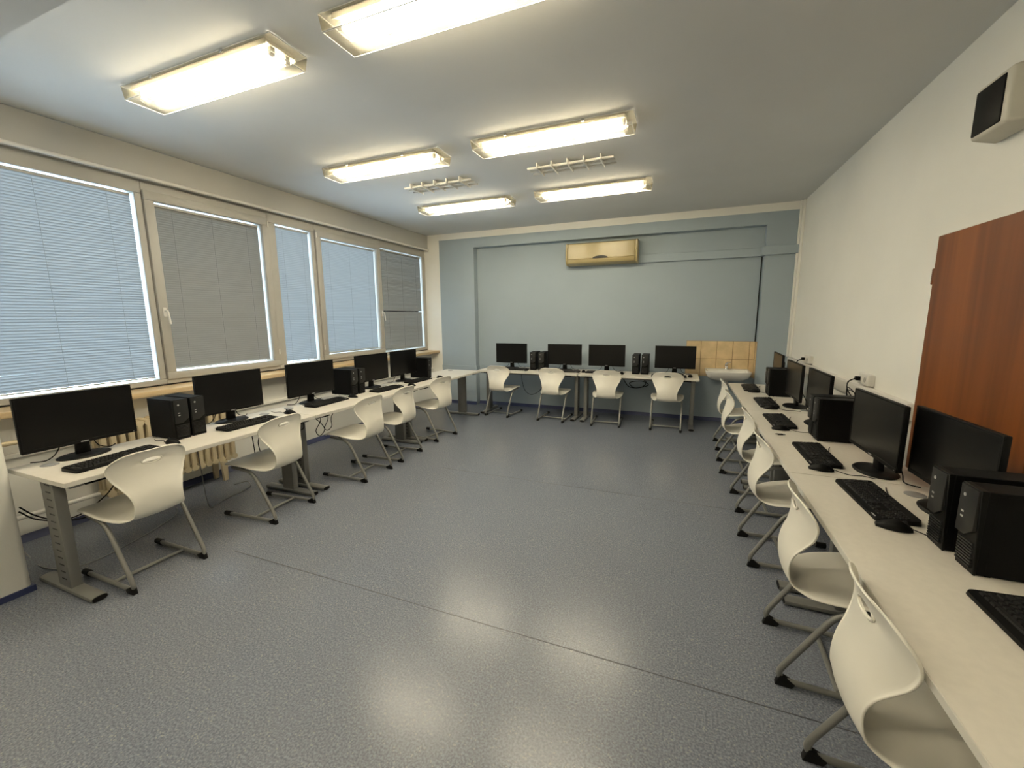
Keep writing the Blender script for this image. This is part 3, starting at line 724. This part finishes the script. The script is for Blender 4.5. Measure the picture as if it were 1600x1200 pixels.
# wash basin
sk = empty('wash_basin', (.615, YN - .012, 0)); tag(sk, 'white ceramic wash basin with a chrome mixer tap', 'sink')
def ro(w0, d, k, n=10):   # rounded outline, y from 0 (wall) to -d
    pts = [(-w0, 0), (-w0, -d * .55)]
    for j in range(n + 1):
        t = PI + (PI / 2) * j / n; pts.append((-w0 + k + k * math.cos(t), -d + k * .8 + k * .8 * math.sin(t)))
    return pts + [(-x, y) for x, y in pts[::-1]]
mb = MB(); lv = []
for w0, d, z, k in ((.10, .16, .625, .06), (.20, .30, .640, .08), (.255, .375, .690, .09), (.277, .40, .745, .09), (.280, .405, .768, .09), (.272, .398, .776, .09)):
    lv.append([mb.bm.verts.new((x, y, z)) for x, y in ro(w0, d, k)])
for w0, d, z, k, off in ((.248, .30, .772, .08, -.075), (.235, .285, .742, .08, -.08), (.17, .20, .690, .07, -.11), (.05, .08, .680, .03, -.17)):
    lv.append([mb.bm.verts.new((x, y + off, z)) for x, y in ro(w0, d, k)])
for A, B in zip(lv, lv[1:]):
    n = len(A)
    for j in range(n): mb.bm.faces.new((A[j], A[(j+1) % n], B[(j+1) % n], B[j]))
mb.bm.faces.new(lv[0][::-1]); mb.bm.faces.new(lv[-1])
mb.build('basin', MT['ceramic'], sk)
tp_ = MB().lathe([(.026, .774), (.024, .785), (.021, .79), (.021, .845), (.017, .855)], (0, -.045, 0), 18).build('tap', MT['chrome'], sk)
MB().sweep(spline([(0, -.05, .815), (0, -.09, .833), (0, -.14, .828), (0, -.155, .812)], 5), .011, 10).build('spout', MT['chrome'], tp_)
MB().sweep([(0, -.045, .855), (.01, -.06, .868), (.045, -.10, .876)], [.014, .010, .006], 8).build('tap_lever', MT['chrome'], tp_)
MB().lathe([(.012, 0), (.012, .003), (.009, .004)], (0, 0, 0), 14).build('overflow', MT['panel'], sk).matrix_local = Matrix.Translation((0, -.374, .735)) @ Matrix.Rotation(d2(75), 4, 'X')
MB().lathe([(.018, .40), (.018, .63)], (0, -.17, 0), 12).sweep(arc_path([(0, -.17, .42), (0, -.17, .36), (0, -.01, .36)], .04), .016, 10).build('waste_pipe', MT['trunk'], sk)

# right wall: trunking, sockets with plugs, speaker
tr = empty('wall_trunking', (XR, 0, .87)); tag(tr, 'white dado trunking along the right wall above the desks', 'trunking')
MB().box(-.045, 0, 3.24, YP - .07, 0, .108, .004).build('channel', MT['trunk'], tr)
MB().box(-.048, -.044, 3.25, YP - .08, .012, .096, .002, 1).build('lid', MT['trunk'], tr)
def socket(y, z, name_l, loops):
    s_ = empty('socket_box', (XR, y, z)); tag(s_, name_l, 'socket', 'white socket boxes on the right wall')
    MB().box(-.05, 0, -.085, .085, 0, .085, .006).build('box', MT['trunk'], s_)
    for k, yy in enumerate((-.045, .04)):
        MB().lathe([(.019, 0), (.019, .003), (.015, .003)], (0, 0, 0), 16).build('outlet', MT['frame'], s_).matrix_local = Matrix.Translation((-.05, yy, .043)) @ Matrix.Rotation(-PI/2, 4, 'Y')
    for k in range(loops):
        yy = .04 - .01 * k
        pl = MB().box(-.085, -.053, yy - .016, yy + .016, .028, .06, .006).build('plug', MT['black'], s_) if k == 0 else pl
        MB().sweep(spline([(-.085, yy, .043), (-.12, yy + .02, .01), (-.10, yy + .07 + .02 * k, -.06), (-.07, yy + .03, -.12), (-.085, yy - .03, -.07), (-.11, yy + .05, -.04 - .02 * k), (-.10, yy + .06, -.16), (-.10, yy + .02 + .03 * k, z * 0 + T - z + .004)], 6), .0035, 6).build('cable', MT['black'], s_)
socket(5.535, .99, 'white wall socket box with dangling cables, far one on the right wall', 3)
socket(3.935, .99, 'white wall socket box with a coiled cable, nearer one on the right wall', 2)
sp = empty('wall_speaker', (XR, 2.72, 2.33)); tag(sp, 'cream wall loudspeaker with a square black grille', 'speaker')
MB().hexa([(-.118, -.125, .004), (-.118, .115, .004), (0, .150, -.01), (0, -.160, -.01), (-.118, -.125, .232), (-.118, .115, .232), (0, .150, .25), (0, -.160, .25)], .016, 3).build('cabinet', MT['cream'], sp)
MB().box(-.124, -.112, -.098, .098, .018, .212, .005, 2).build('grille', MT['black'], sp)

# ================================================================== window side: radiator, pipes, socket
rd = empty('radiator', (-4.07, 2.15, 0)); tag(rd, 'old cream cast-iron column radiator under the window sill', 'radiator')
for k in range(17):
    y = -.485 + k * .060
    mb = MB()
    for x in (-.055, .0, .055): mb.sweep([(x, y, .22), (x, y, .70)], .0215, 8, ry=.017)
    mb.sweep(arc_path([(-.07, y, .205), (.07, y, .205)], .01), .030, 8, ry=.026).sweep(arc_path([(-.07, y, .705), (.07, y, .705)], .01), .030, 8, ry=.026)
    mb.build('section', MT['rad'], rd)
for y in (-.40, .36):
    for x in (-.06, .075): MB().hexa([(x - .014, y - .02, 0), (x + .014, y - .02, 0), (x + .014, y + .02, 0), (x - .014, y + .02, 0), (x - .014, y - .028, .19), (x + .014, y - .028, .19), (x + .014, y + .028, .19), (x - .014, y + .028, .19)], .003, 1).build('leg', MT['rad'], rd)
pp = empty('heating_pipe', (-4.10, 1.0, 0)); tag(pp, 'upper cream heating pipe running from the pillar to the radiator', 'pipe')
MB().sweep([(0, 0, .725), (0, .63, .725)], .016, 10).build('tube', MT['rad'], pp)
pp = empty('heating_pipe', (-4.10, 1.0, 0)); tag(pp, 'lower cream heating pipe running from the pillar to the radiator foot', 'pipe')
MB().sweep([(0, 0, .206), (0, .63, .206)], .016, 10).build('tube', MT['trunk'], pp)
for y, l in ((3.44, 'white socket plate on the parapet behind the third monitor'), (6.42, 'white socket plate on the parapet by the blue pilaster')):
    s_ = empty('wall_socket', (XL, y, .69)); tag(s_, l, 'socket')
    MB().box(0, .012, -.042, .042, 0, .1, .004).build('plate', MT['trunk'], s_)
    MB().lathe([(.019, 0), (.019, .003), (.015, .003)], (0, 0, 0), 16).build('outlet', MT['frame'], s_).matrix_local = Matrix.Translation((.012, 0, .05)) @ Matrix.Rotation(PI/2, 4, 'Y')

# ================================================================== loose cables
def cable(pts, label, r=.004, m='black', name='power_cable'):
    tag(MB().sweep(spline(pts, 7), r, 6).build(name, MT[m]), label, 'cable')
cable([(-3.38, 1.0, .50), (-3.36, 1.05, .43), (-3.32, 1.12, .38), (-3.26, 1.2, .39), (-3.22, 1.32, .48), (-3.19, 1.38, .60), (-3.20, 1.40, .668)], 'black cable hanging under the desk end near the pillar, in a low arc')
cable([(-3.40, 1.0, .47), (-3.36, 1.06, .40), (-3.30, 1.20, .35), (-3.27, 1.36, .38), (-3.30, 1.50, .48), (-3.36, 1.6, .668)], 'second black cable hanging under the desk end near the pillar, in a wide sweep')
cable([(-4.02, 1.10, .20), (-3.9, 1.15, .006), (-3.6, 1.12, .006), (-3.42, 1.22, .006), (-3.46, 1.5, .006), (-3.62, 1.85, .006), (-3.8, 1.95, .006), (-3.85, 1.8, .006)], 'thin grey cable lying on the floor under the first chair', .0035, 'grom', 'floor_cable')
cable([(-3.42, 1.95, .66), (-3.42, 1.97, .40), (-3.45, 2.0, .12), (-3.5, 2.06, .006), (-3.55, 2.2, .006), (-3.6, 2.45, .006), (-3.75, 2.55, .006), (-3.8, 2.45, .006)], 'dark cable dropping from the desk past the radiator to the floor', .0035, 'grom', 'floor_cable')
cable([(-3.2, 2.25, .668), (-3.2, 2.26, .50), (-3.2, 2.27, .40), (-3.2, 2.31, .41), (-3.2, 2.30, .52), (-3.2, 2.33, .60), (-3.2, 2.33, .668)], 'short black cable loop hanging above the second chair seat', .0035)
cable([(-3.1, 2.66, .655), (-3.1, 2.67, .56), (-3.1, 2.60, .54), (-3.1, 2.60, .48)], 'black cable hook hanging at the first desk joint', .0035)
cable([(-3.1, 2.74, .66), (-3.1, 2.84, .58), (-3.1, 2.90, .49), (-3.1, 2.84, .44), (-3.1, 2.80, .50), (-3.1, 2.86, .58), (-3.1, 2.86, .668)], 'black cable loop hanging right of the first desk joint', .0035)
cable([(-3.1, 2.94, .668), (-3.1, 2.95, .58), (-3.1, 2.90, .50), (-3.1, 2.94, .47), (-3.1, 2.99, .50), (-3.1, 2.99, .58), (-3.1, 3.06, .668)], 'black cable loop hanging before the third chair', .0035)
cable([(-2.35, 6.2, .668), (-2.33, 6.2, .50), (-2.28, 6.2, .36), (-2.18, 6.2, .30), (-2.05, 6.2, .36), (-1.97, 6.2, .50), (-1.95, 6.2, .668)], 'long black cable sagging under the left blue-wall desk')
cable([(-1.98, 6.25, .668), (-1.97, 6.25, .45), (-1.92, 6.25, .40), (-1.90, 6.25, .52), (-1.93, 6.25, .668)], 'short black cable loop by the second blue-wall chair')
cable([(-.78, 6.2, .668), (-.68, 6.2, .52), (-.55, 6.2, .50), (-.40, 6.2, .55), (-.50, 6.2, .60), (-.66, 6.2, .57), (-.60, 6.2, .50), (-.48, 6.2, .52), (-.44, 6.2, .60), (-.6, 6.2, .668)], 'tangled black cable bundle under the right blue-wall desk', .006)
cable([(-.32, 6.2, .668), (-.28, 6.2, .56), (-.2, 6.2, .42)], 'black cable end slanting under the rightmost blue-wall monitor')
